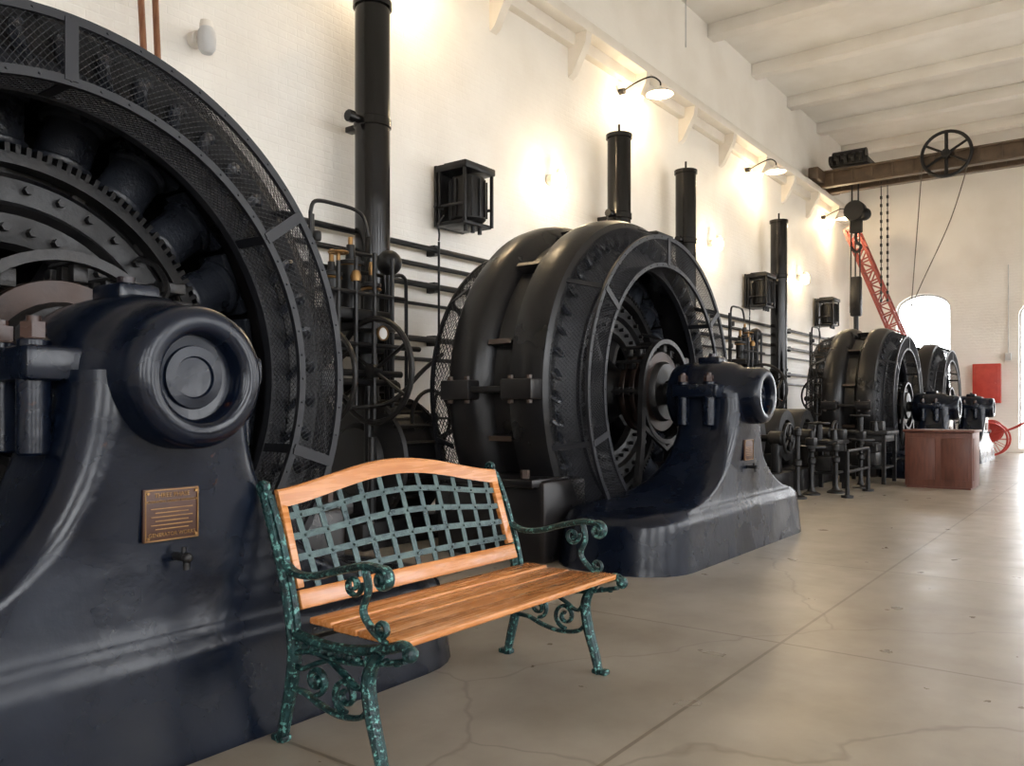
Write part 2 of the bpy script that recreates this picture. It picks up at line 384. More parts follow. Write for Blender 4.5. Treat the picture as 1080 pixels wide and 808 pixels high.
gpart('end_windings',bm,M_coil)
YF=3.32; RO=1.375; RI=1.13; RC=1.50
P=lambda r,a,y:V((r*math.cos(a),y,ZH+r*math.sin(a)))
def guards(key,nu,m):
    bm=bmesh.new()
    diamond(bm,lambda u,v:P(RI+(RO-RI)*v,u*2*PI,YF),nu,8*m//2)
    diamond(bm,lambda u,v:P(RO+(RC-RO)*v,u*2*PI,YF+.32*v),nu,10*m//2)
    diamond(bm,lambda u,v:P(RI,u*2*PI,YF+.24*v),nu,8*m//2)
    gpart(key,bm,M_mesh)
guards('guard_mesh',270,2)
guards('guard_mesh_coarse',150,1)
bm=bmesh.new()
diamond(bm,lambda u,v:P(1.0+(RO-1.0)*v,u*2*PI,4.92),130,7)
diamond(bm,lambda u,v:P(RO+(1.52-RO)*v,u*2*PI,4.92-.34*v),130,6)
gpart('rear_guard_mesh',bm,M_mesh)
bm=bmesh.new()
for r,y in ((RO,YF),(RI,YF)):
    lathe(bm,[(r-.018,y-.012),(r+.018,y-.012),(r+.018,y+.012),(r-.018,y+.012)],MG,120,closed=True)
    for i in range(60):
        a=2*PI*i/60; cyl(bm,P(r,a,y-.010),P(r,a,y-.018),.007,.004,seg=6)
lathe(bm,[(RI-.012,YF+.22),(RI+.012,YF+.22),(RI+.012,YF+.27),(RI-.012,YF+.27)],MG,120,closed=True)
lathe(bm,[(RI+.01,YF+.25),(1.335,YF+.35),(1.335,YF+.36),(RI+.01,YF+.265)],MG,120,closed=True)
lathe(bm,[(RC-.015,YF+.30),(RC+.012,YF+.30),(RC+.012,YF+.34),(RC-.015,YF+.34)],MG,120,closed=True)
for r,y in ((RO,4.92),(1.0,4.92)):
    lathe(bm,[(r-.02,y-.01),(r+.02,y-.01),(r+.02,y+.01),(r-.02,y+.01)],MG,96,closed=True)
for d in (90,36,-18,144,198,252,306):
    a=math.radians(d)
    tg=V((-math.sin(a),0,math.cos(a)))
    sweep(bm,[P(RI,a,YF-.014),P(RO,a,YF-.014)],.026,.004,V((0,1,0)),4)
    sweep(bm,[P(RO+.004,a,YF),P(RC+.015,a,YF+.34)],.005,.022,tg,4)
    sweep(bm,[P(RI-.004,a,YF),P(RI-.004,a,YF+.26)],.004,.022,tg,4)
    sweep(bm,[P(1.0,a,4.93),P(RO,a,4.93)],.022,.004,V((0,1,0)),4)
    sweep(bm,[P(RO,a,4.93),P(1.535,a,4.6)],.005,.022,tg,4)
gpart('guard_frame',bm,M_mesh)
bm=bmesh.new()
lathe(bm,[(.86,4.0),(1.00,4.0),(1.02,4.02),(1.02,4.42),(1.00,4.44),(.86,4.44)],MG,72,closed=True)
lathe(bm,[(.58,3.94),(.68,3.92),(.86,3.92),(.885,3.94),(.885,4.0),(.56,4.0)],MG,72,closed=True)
lathe(bm,[(.70,3.925),(.73,3.88),(.76,3.925)],MG,72,closed=True)
for i in range(36):
    a=2*PI*i/36
    for r in (.64,.82): cyl(bm,P(r,a+.06*(r>.7),3.94),P(r,a+.06*(r>.7),3.885),.02,seg=6)
lathe(bm,[(0,3.75),(.16,3.75),(.20,3.78),(.24,3.88),(.30,3.94),(.33,4.05),(.33,4.35),(.2,4.5),(0,4.5)],MG,40)
for i in range(8):
    a=2*PI*i/8+.2
    sweep(bm,[P(.26,a,4.12),P(.50,a,4.12),P(.88,a,4.12)],.085,.14,V((0,1,0)),10,scale=lambda t:1.15-.25*math.sin(PI*t))
cyl(bm,(0,3.1,1.32),(0,4.98,ZH),.10,seg=24)
gpart('rotor_spider',bm,M_dark)
bm=bmesh.new()
NP=22
for i in range(NP):
    a=2*PI*(i+.5)/NP
    M=T(0,0,ZH)@Matrix.Rotation(-a,4,'Y')@Matrix.Translation((0,4.04,0))@RX
    lathe(bm,[(0,1.01),(.135,1.01),(.142,1.02),(.142,1.035),(.126,1.045),(.124,1.07),(.127,1.085),(.124,1.10),(.127,1.12),(.124,1.14),(.127,1.16),(.124,1.18),(.127,1.20),(.126,1.225),(.144,1.235),(.148,1.25),(.14,1.27),(.10,1.29),(0,1.29)],M,24)
    box(bm,(0,0,1.285),(.34,.22,.04),.012,M)
gpart('field_poles',bm,M_coil)
bm=bmesh.new()
NT=140
lathe(bm,[(.915,3.88),(.965,3.88),(.965,3.97),(.915,3.97)],MG,110,closed=True)
for i in range(NT):
    a=2*PI*i/NT; M=MG@Matrix.Rotation(a,4,'Z')
    box(bm,(.98,0,3.925),(.045,.021,.09),0,M)
for i in range(16):
    a=2*PI*i/16; box(bm,(.92,0,4.0),(.1,.06,.06),0,MG@Matrix.Rotation(a,4,'Z'))
gpart('barring_gear',bm,M_gear)
bm=bmesh.new()
for y in (3.40,3.50,3.60):
    lathe(bm,[(.24,y-.026),(.355,y-.026),(.36,y-.018),(.36,y+.018),(.355,y+.026),(.24,y+.026)],MG,48,closed=True)
gpart('slip_rings',bm,M_ring)
bm=bmesh.new()
lathe(bm,[(.10,3.32),(.25,3.32),(.27,3.35),(.27,3.65),(.25,3.70),(.10,3.72)],MG,32,closed=True)
lathe(bm,[(.43,3.32),(.47,3.32),(.47,3.37),(.43,3.37)],MG,48,closed=True)
for d in (60,120,35,145,0,180,80):
    a=math.radians(d); sweep(bm,[P(.45,a,3.34),P(.45,a,3.64)],.018,.018,None,6)
    for y in (3.40,3.50,3.60):
        box(bm,P(.40,a,y),(.06,.05,.07),.006)
for sx in (-1,1):
    sweep(bm,[(sx*.45,3.34,ZH),(sx*.47,3.34,.9),(sx*.56,3.34,.42)],.035,.022,V((0,1,0)),4)
    box(bm,(sx*.56,3.34,.44),(.2,.12,.08),.01)
sweep(bm,[(-.46,3.34,1.05),(0,3.34,.83),(.46,3.34,1.05)],.02,.015,V((0,1,0)),4)
for a in (.45,.62):
    sweep(bm,smooth([P(.47,a,3.36),P(.62,a+.05,3.45),P(.78,a+.12,3.7),P(.84,a+.15,3.9)],5),.014,.014,None,6)
box(bm,P(.70,.62,3.6),(.12,.14,.05),.008); box(bm,P(.58,.5,3.42),(.10,.10,.10),.01)
gpart('brush_rigging',bm,M_gear)
def generator(gx,first=False,near=True,s=1.0):
    e=empty('electric_generator',(gx,2.4*(1-s),0),0,s)
    for k,(me,_) in G.items():
        if k=='guard_mesh' and not near: continue
        if k=='guard_mesh_coarse' and near: continue
        o=inst(k,me,e)
        if k=='guard_mesh': wire(o,.0048)
        elif k=='guard_mesh_coarse': wire(o,.010)
        elif k=='rear_guard_mesh': wire(o,.006)
    px=-.025
    bm=bmesh.new(); box(bm,(px,2.566,.845),(.20,.012,.175),.003); finish('nameplate',bm,M_plate,e)
    bm=bmesh.new()
    for sx,sz,w,h in ((0,.083,.19,.003),(0,-.083,.19,.003),(-.094,0,.003,.17),(.094,0,.003,.17)):
        box(bm,(px+sx,2.558,.845+sz),(w,.004,h))
    for i in range(6): box(bm,(px,2.559,.845-.046+i*.0135),(.15 if i%2 else .12,.002,.003))
    for sx in(-1,1):
        for sz in (-1,1): cyl(bm,(px+sx*.086,2.56,.845+sz*.074),(px+sx*.086,2.553,.845+sz*.074),.005,seg=8)
    finish('nameplate_border',bm,M_brass,e)
    if first:
        for txt,z,sz in (('THREE PHASE',.904,.021),('ALTERNATING CURRENT GENERATOR',.887,.0105),('GENERATOR WORKS',.775,.0175)):
            c=bpy.data.curves.new('plate_text','FONT'); c.body=txt; c.size=sz; c.align_x='CENTER'; c.extrude=.001
            c.materials.append(M_brass)
            o=bpy.data.objects.new('plate_text',c); scene.collection.objects.link(o); o.parent=e
            o.location=(px,2.557,z); o.rotation_euler=(PI/2,0,0)
    bm=bmesh.new()
    cyl(bm,(.0,2.60,.70),(.0,2.50,.70),.014,seg=12); cyl(bm,(.0,2.515,.70),(.0,2.515,.66),.012,seg=12)
    cyl(bm,(.0,2.53,.70),(.0,2.53,.735),.008,seg=10); sphere(bm,(.0,2.51,.70),.018,1,12)
    finish('drain_tap',bm,M_gear,e)
    return e
generator(1.56,True); generator(6.8); generator(16.6,near=False,s=.92); generator(21.3,near=False,s=.92)
# ------------------------------------------------------------ turbine governor machinery
bm=bmesh.new()
lathe(bm,[(0,-.34),(.3,-.34),(.34,-.30),(.56,-.27),(.58,-.24),(.50,-.2),(.50,.2),(.58,.24),(.56,.27),(.34,.30),(.3,.34),(0,.34)],T(.2,.1,.72)@RX,48)
box(bm,(0.1,.05,.12),(1.2,.9,.24),.04)
for i in range(20):
    a=2*PI*i/20; cyl(bm,(-.09,.1+.54*math.cos(a),.72+.54*math.sin(a)),(.49,.1+.54*math.cos(a),.72+.54*math.sin(a)),.02,seg=6)
cyl(bm,(0,.1,1.2),(0,.1,1.9),.13,.10,seg=20); lathe(bm,[(0,1.88),(.26,1.88),(.28,1.9),(.28,1.95),(.26,1.97),(0,1.97)],T(0,.1,0),28)
cyl(bm,(-.42,.15,.2),(-.42,.15,2.0),.05,seg=14)
box(bm,(-.2,.1,2.02),(.7,.36,.10),.02); box(bm,(-.2,.1,1.72),(.6,.30,.06),.02)
for dx,h,r in ((-.42,.42,.075),(-.2,.60,.09),(.05,.36,.07)):
    cyl(bm,(dx,.08,2.05),(dx,.08,2.05+h*.7),r,seg=18,cham=.01)
    lathe(bm,[(0,2.05+h*.7),(r*1.35,2.05+h*.7),(r*1.35,2.08+h*.7),(r*.5,2.1+h*.7),(r*.4,2.05+h),(0,2.05+h)],T(dx,.08,0),18)
for dx in (-.5,-.3,-.08,.14):
    cyl(bm,(dx,-.1,1.2),(dx,-.1,2.6-.3*abs(dx)),.02,seg=8)
for dx,y in ((-.55,.2),(-.48,.26),(.22,.2),(.3,.1),(.38,.22)):
    cyl(bm,(dx,y,.2),(dx,y,2.9 if dx<0 else 2.3),.018,seg=8)
cyl(bm,(-.7,-.1,1.75),(.5,-.1,1.75),.025,seg=8); cyl(bm,(-.7,-.1,2.2),(.3,-.1,2.2),.02,seg=8)
for z in (2.45,2.62): cyl(bm,(-.6,.2,z),(.3,.2,z),.018,seg=8)
cyl(bm,(-.6,.3,1.4),(.6,.3,1.4),.06,seg=12)
for dx,z in ((-.55,2.3),(-.55,1.95),(.3,2.0),(.38,1.7),(-.48,2.7)):   # pipe unions
    lathe(bm,[(0,-.04),(.035,-.04),(.04,-.02),(.04,.02),(.035,.04),(0,.04)],T(dx,.2 if dx<0 else .15,z),10)
sweep(bm,smooth([(-.55,.2,2.9),(-.5,.2,3.0),(-.3,.2,3.02),(.05,.22,3.0),(.15,.22,2.8)],5),.018,.018,None,8)
sweep(bm,smooth([(.3,.1,2.3),(.32,.1,2.42),(.5,.1,2.45),(.55,.12,2.2),(.55,.12,.9)],5),.018,.018,None,8)
for zz in (1.6,1.35,1.1): lathe(bm,[(0,-.07),(.05,-.07),(.05,-.05),(.03,-.04),(.03,.04),(.05,.05),(.05,.07),(0,.07)],T(.22,.2,zz),14)
sphere(bm,(.25,.05,2.55),.12); cyl(bm,(.25,.05,1.97),(.25,.05,2.5),.03,seg=10)
cyl(bm,(-.78,-.15,1.5),(.2,-.15,1.5),.03,seg=10); cyl(bm,(-.6,-.18,1.42),(.1,-.18,1.42),.03,seg=10)
for sx in (-.7,-.2): cyl(bm,(sx,-.15,0),(sx,-.15,1.5),.04,seg=12); 
cyl(bm,(.45,-.35,1.1),(.45,0,1.1),.025,seg=8)
sweep(bm,smooth([(-.45,-.2,1.2),(-.1,-.32,1.25),(.3,-.35,1.55),(.55,-.35,1.7)],5),.02,.02,None,6)
for sx in (-.35,.5): cyl(bm,(sx,-.35,0),(sx,-.35,.95),.035,seg=10)
box(bm,(.45,.0,.55),(.3,.35,.6),.03)
o=finish('casing',bm,M_dark); gov_me=o.data; bpy.data.objects.remove(o)
bm=bmesh.new()
spoked_wheel(bm,T(-.22,-.24,1.52)@RX,.45,.026,6,.06,.022)
spoked_wheel(bm,T(-.62,-.02,1.46)@RX,.42,.022,6,.055,.02)
spoked_wheel(bm,T(.45,-.3,1.1)@RY,.26,.018,5)
o=finish('handwheels',bm,M_gear); gw_me=o.data; bpy.data.objects.remove(o)
bm=bmesh.new()
for dx,z in ((-.42,2.36),(-.2,2.50),(.05,2.31)):
    torus(bm,T(dx,.08,z-.03),.085,.012,20)
    cyl(bm,(dx,.08,z+.1),(dx,.08,z+.22),.022,seg=10)
lathe(bm,[(0,0),(.045,0),(.05,.04),(.03,.09),(0,.10)],T(-.3,-.1,2.3),14)
cyl(bm,(-.5,-.1,2.1),(-.5,-.1,2.5),.018,seg=10); spoked_wheel(bm,T(-.5,-.1,2.52),.08,.01,4,.02,.008,20)
for k in range(3): lathe(bm,[(0,-.03),(.035,-.03),(.035,.03),(0,.03)],T(.22,.2,1.5-.28*k),12)
lathe(bm,[(.052,0),(.066,0),(.066,.02),(.052,.02)],T(-.12,-.235,1.85)@Matrix.Rotation(PI/2,4,'X'),20,closed=True)
o=finish('brass_fittings',bm,M_brass); gb_me=o.data; bpy.data.objects.remove(o)
bm=bmesh.new()
lathe(bm,[(0,0),(.054,0),(.054,.012),(0,.012)],T(-.12,-.235,1.85)@Matrix.Rotation(PI/2,4,'X'),20)
o=finish('gauge_faces',bm,M_white); gf_me=o.data; bpy.data.objects.remove(o)
for gx in (5.25,10.1,14.7,19.4):
    e=empty('turbine_governor',(gx,5.48,0)); inst('casing',gov_me,e); inst('handwheels',gw_me,e); inst('brass_fittings',gb_me,e); inst('gauge_faces',gf_me,e)
# ------------------------------------------------------------ vertical stand pipes
for px in (5.93,11.04,13.4,18.2):
    e=empty('vertical_steam_pipe',(px,6.2,0))
    bm=bmesh.new()
    lathe(bm,[(0,0),(.22,0),(.22,.06),(.178,.08),(.178,2.0),(.20,2.0),(.20,2.06),(.178,2.06),(.178,4.05),(.192,4.06),(.192,4.14),(.178,4.15),(.178,5.28),(.20,5.28),(.20,5.34),(0,5.36)],T(0,0,0),32)
    cyl(bm,(0,0,5.3),(0,0,5.5),.02,seg=8)
    cyl(bm,(0,0,4.1),(-.32,0,4.1),.04,seg=12,cham=.005); cyl(bm,(-.26,0,4.1),(-.34,0,4.1),.06,seg=12,cham=.01)
    box(bm,(0,.26,4.1),(.1,.2,.06),.01)
    finish('pipe_body',bm,M_pipe,e)
TXS=(7.5,12.3,17.3,22.2)
bm=bmesh.new()
for z,y,r in ((3.03,6.46,.032),(2.83,6.48,.028),(2.60,6.45,.035),(2.38,6.48,.02),(1.98,6.45,.035),(1.75,6.47,.025)):
    cyl(bm,(2,y,z),(24.5,y,z),r,seg=10)
for x in (3.4,7.2,9,12.2,15.4,19.8,23):
    for z in (3.03,2.6,1.98): box(bm,(x,6.53,z),(.06,.13,.12))
for tx in TXS: cyl(bm,(tx-.33,6.40,1.75),(tx-.33,6.40,3.12),.014,seg=8)
finish('conduit_pipe_run',bm,M_dark)
for tx in TXS:
    e=empty('transformer_box',(tx,6.25,3.68),0,.86)
    bm=bmesh.new()
    lathe(bm,[(0,-.36),(.2,-.36),(.24,-.32),(.24,.22),(.22,.25),(0,.25)],T(0,-.02,0),24)
    for i in range(14):
        a=2*PI*i/14; box(bm,(.25,0,-.05),(.03,.015,.5),0,T(0,-.02,0)@Matrix.Rotation(a,4,'Z'))
    for sx in (-1,1):
        for sy in (-.2,.24): box(bm,(sx*.29,sy,0),(.04,.04,.8),.005)
        box(bm,(sx*.29,0.02,-.15),(.02,.44,.04),.004)
    box(bm,(0,.02,.36),(.64,.54,.10),.02); box(bm,(0,.02,.42),(.5,.4,.05),.02); box(bm,(0,.05,-.39),(.60,.48,.05),.01); box(bm,(0,.32,0),(.6,.05,.84),.01)
    for k in range(3): cyl(bm,(-.15+.15*k,-.1,-.4),(-.15+.15*k,-.1,-.5),.03,seg=10)
    cyl(bm,(-.33,.15,-.2),(-.50,.15,-.2),.02,seg=8)
    sweep(bm,smooth([(-.36,.1,-.3),(-.42,.15,-.42),(-.38,.17,-.55),(-.385,.175,-.64)],6),.014,.014,None,6)
    finish('transformer_body',bm,M_dark,e)
# ------------------------------------------------------------ lamps
def point(name,loc,w,c=(1,.76,.46),r=.06,parent=None):
    l=bpy.data.lights.new(name,'POINT'); l.energy=w; l.color=c; l.shadow_soft_size=r
    o=bpy.data.objects.new(name,l); scene.collection.objects.link(o); o.location=loc
    if parent: o.parent=parent
for i,lx in enumerate((4.15,9.7,15.3,20.7)):
    e=empty('sconce_lamp',(lx,6.46,4.42))
    bm=bmesh.new(); cyl(bm,(0,.13,-.0),(0,.03,0),.07,seg=20,cham=.01)
    cyl(bm,(0,.06,.0),(0,-.06,0),.03,seg=12); lathe(bm,[(0,.12),(.05,.12),(.055,.09),(.055,.06),(.04,.05),(0,.05)],T(0,-.07,0),20)
    finish('sconce_base',bm,M_ledge,e)
    bm=bmesh.new(); lathe(bm,[(0,-.17),(.045,-.16),(.072,-.12),(.078,-.04),(.074,.02),(.055,.06),(0,.06)],T(0,-.08,0),20)
    finish('glass_jar',bm,M_frame if i==0 else M_bulb,e)
    if i: point('sconce_light',(0,-.24,-.02),24,parent=e)
for lx in (6.7,12.2,17.7,23.2):
    e=empty('gooseneck_lamp',(lx,6.1,6.3))
    bm=bmesh.new()
    sweep(bm,smooth([(-.45,.42,.0),(-.38,.2,.12),(-.2,.05,.22),(0,0,.2),(.02,0,.1)],6),.014,.014,None,8)
    cyl(bm,(-.45,.49,0),(-.45,.40,0),.05,seg=14)
    finish('arm',bm,M_gear,e)
    bm=bmesh.new()
    lathe(bm,[(.03,.12),(.04,.10),(.07,.07),(.17,.03),(.22,-.01),(.215,-.015),(.165,.02),(.06,.055),(.02,.06)],T(0,0,0),32,closed=True)
    finish('shade',bm,M_white,e)
    bm=bmesh.new(); sphere(bm,(0,0,.0),.045,1.3); finish('bulb',bm,M_bulb,e)
    point('lamp_light',(0,0,-.08),65,parent=e)
    point('wall_glow',(-.42,.28,-.1),14,parent=e)
bm=bmesh.new()
cyl(bm,(3.35,5.6,0),(3.52,6.52,6.6),.026,seg=10); cyl(bm,(3.44,5.65,0),(3.66,6.5,6.6),.026,seg=10)
finish('leaning_wooden_poles',bm,M_pole)
bm=bmesh.new(); cyl(bm,(13.4,6.2,7.5),(13.4,6.2,8.7),.012,seg=8); finish('hanging_conduit',bm,M_frame)
# ------------------------------------------------------------ crane
CX=22.0
e=empty('overhead_crane',(CX,0,0))
bm=bmesh.new()
for dx in (-.35,.35):
    box(bm,(dx,.75,7.0),(.08,11.3,.34),.01)
    box(bm,(dx,.75,7.18),(.2,11.3,.05),.005); box(bm,(dx,.75,6.82),(.2,11.3,.05),.005)
    for k in range(24): box(bm,(dx-.05,-4.6+k*.46,7.0),(.04,.05,.34))
for yy in (6.3,-4.7): 
    box(bm,(0,yy,7.05),(2.0,.25,.30),.03)
finish('girders',bm,M_rustbeam,e)
bm=bmesh.new()
box(bm,(0,5.6,7.35),(.9,.9,.16),.02); cyl(bm,(-.3,5.2,7.5),(-.3,6.0,7.5),.16,seg=20); cyl(bm,(.1,5.3,7.48),(.1,5.9,7.48),.12,seg=20)
for k in range(5): cyl(bm,(-.45,5.25+k*.18,7.42),(-.45,5.33+k*.18,7.42),.12,seg=16)
for dx in (-.8,.8): cyl(bm,(dx,6.36,6.98),(dx,6.44,6.98),.12,seg=20)
spoked_wheel(bm,T(-.5,3.4,7.12)@RX,.52,.04,6,.10,.04)
cyl(bm,(-.6,3.4,7.12),(.4,3.4,7.12),.05,seg=10)
cyl(bm,(-.1,5.45,6.9),(-.1,5.45,6.2),.02,seg=8); cyl(bm,(-.1,5.6,6.9),(-.1,5.6,6.2),.02,seg=8)
cyl(bm,(-.25,5.52,6.15),(.05,5.52,6.15),.26,seg=24,cham=.03); sphere(bm,(-.1,5.3,6.05),.16); box(bm,(-.1,5.5,5.8),(.12,.3,.4),.03)
sweep(bm,smooth([(-.1,5.5,5.7),(-.1,5.5,5.4),(-.1,5.38,5.25),(-.1,5.5,5.12),(-.1,5.62,5.25)],5),.035,.035,None,8)
for k in range(3): cyl(bm,(-.1,5.42+.1*k,5.7),(-.1,5.40+.12*k,3.6),.018,seg=6)
box(bm,(-.1,5.5,4.0),(.2,.26,1.0),.04); cyl(bm,(-.1,5.5,3.5),(-.1,5.5,2.9),.06,seg=10)
for yy in (4.85,5.0):
    cyl(bm,(.3,yy,6.9),(.3,yy,3.9),.012,seg=6)
    for k in range(14): box(bm,(.3,yy,6.5-k*.2),(.07,.05,.08),.01)
finish('trolley_and_hoist',bm,M_dark,e)
bm=bmesh.new()
cyl(bm,(-.5,3.9,7.1),(-.5,4.15,3.6),.012,seg=6)
sweep(bm,smooth([(-.5,2.9,7.0),(-.5,3.3,5.6),(-.5,3.9,4.2),(-.5,4.15,3.6)],6),.012,.012,None,6)
finish('hand_ropes',bm,M_rope,e)
bm=bmesh.new()
BXX=23.7
A=V((BXX,6.08,6.1)); B=V((BXX,4.66,2.5)); dv=(B-A); nrm=V((0,dv.z,-dv.y)).normalized()
for sx in (-.17,.17):
    for sn in (-.15,.15):
        sweep(bm,[A+V((sx,0,0))+nrm*sn,B+V((sx,0,0))+nrm*sn],.03,.03,V((1,0,0)),4)
K=12
for k in range(K+1):
    p=A+dv*k/K
    for sx in (-.17,.17): sweep(bm,[p+V((sx,0,0))-nrm*.15,p+V((sx,0,0))+nrm*.15],.018,.018,V((1,0,0)),4)
    for sn in (-.15,.15): sweep(bm,[p+V((-.17,0,0))+nrm*sn,p+V((.17,0,0))+nrm*sn],.018,.018,nrm,4)
    if k<K:
        q=A+dv*(k+1)/K; s=1 if k%2 else -1
        for sx in (-.17,.17): sweep(bm,[p+V((sx,0,0))-nrm*.15*s,q+V((sx,0,0))+nrm*.15*s],.016,.016,V((1,0,0)),4)
sweep(bm,[B,V((BXX,4.62,0))],.06,.06,V((1,0,0)),4)
finish('red_lattice_boom',bm,M_boom)
# ------------------------------------------------------------ exciter, rails, desk etc
def exciter(x,y,s=1):
    e=empty('exciter_motor',(x,y,0)); bm=bmesh.new()
    box(bm,(0,0,.16),(.9*s,1.1*s,.32),.04); z=.78*s
    lathe(bm,[(.24,-.22),(.38,-.22),(.40,-.19),(.40,.19),(.38,.22),(.24,.22)],T(0,.05,z)@RY,40,closed=True)
    for i in range(6):
        a=2*PI*i/6; box(bm,(.26,0,0),(.14,.12,.3),.02,T(0,.05,z)@RY@Matrix.Rotation(a,4,'Z'))
    cyl(bm,(0,-.6,z),(0,.55,z),.05,seg=14); cyl(bm,(0,-.22,z),(0,.3,z),.18,seg=24)
    for yy in (-.45,.48): box(bm,(0,yy,.5),(.16,.12,.5),.04); cyl(bm,(0,yy-.1,z),(0,yy+.1,z),.1,seg=18,cham=.02)
    box(bm,(-.32,.05,.42),(.2,.36,.2),.03); box(bm,(.32,.05,.42),(.2,.36,.2),.03)
    spoked_wheel(bm,T(0,-.62,z)@RY,.2,.02,5)
    finish('exciter_body',bm,M_dark,e)
exciter(11.2,4.3); exciter(12.5,4.3); exciter(13.8,4.4)
def stanchion(x,y,h=.95,top='ball'):
    e=empty('stanchion_post',(x,y,0)); bm=bmesh.new()
    lathe(bm,[(0,0),(.12,0),(.12,.02),(.06,.05),(.04,.09),(.032,.12),(.032,.42),(.055,.44),(.055,.50),(.032,.52),(.032,h-.08),(.05,h-.06),(.05,h-.02),(0,h)],T(0,0,0),20)
    if top=='table': lathe(bm,[(0,h-.01),(.19,h-.01),(.19,h+.015),(0,h+.015)],T(0,0,0),24); box(bm,(0,0,h+.07),(.16,.12,.11),.01); cyl(bm,(0,0,h+.1),(0,0,h+.22),.025,seg=10)
    else: sphere(bm,(0,0,h),.05)
    finish('post_body',bm,M_dark,e)
for x,y,h,t in ((11.6,3.50,.66,'table'),(12.05,3.3,.66,'ball'),(13.0,3.2,.72,'table'),(11.0,3.5,.9,'ball')): stanchion(x,y,h,t)
def rail(a,b,h=.8):
    bm=bmesh.new()
    for p in (a,b): cyl(bm,(p[0],p[1],0),(p[0],p[1],h),.028,seg=12); cyl(bm,(p[0],p[1],0),(p[0],p[1],.03),.08,seg=16)
    for z in (h,h*.55): cyl(bm,(a[0],a[1],z),(b[0],b[1],z),.022,seg=10)
    finish('pipe_railing',bm,M_dark)
rail((11.5,3.0),(12.6,3.0),.62)
def worktable(x,y,w,d,h):
    e=empty('iron_work_table',(x,y,0)); bm=bmesh.new()
    box(bm,(0,0,h),(w,d,.06),.01); box(bm,(0,0,h-.09),(w-.1,d-.1,.1),.005)
    for sx in(-1,1):
        for sy in (-1,1): box(bm,(sx*(w/2-.06),sy*(d/2-.06),h/2),(.055,.055,h))
    box(bm,(0,0,.25),(w-.12,d-.12,.03)); cyl(bm,(-.1,.1,h),(-.1,.1,h+.27),.05,seg=12); spoked_wheel(bm,T(-.1,.1,h+.27),.14,.015,4,.03,.01)
    box(bm,(.2,-.1,h+.1),(.2,.2,.16),.02); cyl(bm,(-.2,-.15,h),(-.2,-.15,h+.18),.05,.03,seg=12)
    box(bm,(-.1,.0,.38),(w*.5,d*.5,.22),.02)
    finish('table_body',bm,M_dark,e)
worktable(14.2,3.38,.85,.75,.80); worktable(12.55,3.55,.6,.45,.70)
e=empty('reception_desk',(13.95,2.26,0)); bm=bmesh.new()
box(bm,(0,0,.43),(.72,.90,.80),.008); box(bm,(0,0,.03),(.70,.86,.06)); 
for k in (-.225,.225): box(bm,(-.362,k,.44),(.012,.36,.62),.004)
box(bm,(0,-.452,.44),(.56,.012,.62),.004)
finish('desk_body',bm,M_desk,e)
bm=bmesh.new(); box(bm,(0,0,.85),(.78,.96,.035),.008); finish('desk_top',bm,M_desk,e)
e=empty('fire_hose_cart',(23.6,2.75,0)); bm=bmesh.new()
for sx in (-.3,.3): spoked_wheel(bm,T(sx,0,.42)@RX,.40,.025,12,.06,.012)
cyl(bm,(-.34,0,.42),(.34,0,.42),.03,seg=10)
for sx in (-.2,.2): lathe(bm,[(.05,-.01),(.28,-.01),(.28,.01),(.05,.01)],T(sx,0,.62)@RX,28,closed=True)
for sx in (-.24,.24): sweep(bm,smooth([(sx,.3,.5),(sx,0,.55),(sx,-.5,.7),(sx,-.95,1.0)],5),.025,.025,None,6)
cyl(bm,(-.3,-.95,1.0),(.3,-.95,1.0),.025,seg=8); cyl(bm,(0,.3,.5),(0,.4,.0),.03,seg=8)
finish('cart_frame',bm,M_red,e)
bm=bmesh.new(); cyl(bm,(-.19,0,.62),(.19,0,.62),.19,seg=24); finish('hose_roll',bm,M_white,e)
e=empty('red_fire_cabinet',(25.38,3.04,1.85)); bm=bmesh.new(); box(bm,(0,0,0),(.2,.66,1.05),.015)
box(bm,(-.105,0,0),(.02,.56,.94),.006); cyl(bm,(-.11,-.2,0),(-.15,-.2,0),.02,seg=8)
finish('cabinet_body',bm,M_red,e)
bm=bmesh.new(); box(bm,(25.42,2.55,2.55),(.12,.14,.2),.01); cyl(bm,(25.46,2.55,2.6),(25.46,2.55,5),.012,seg=8); finish('switch_box',bm,M_frame)
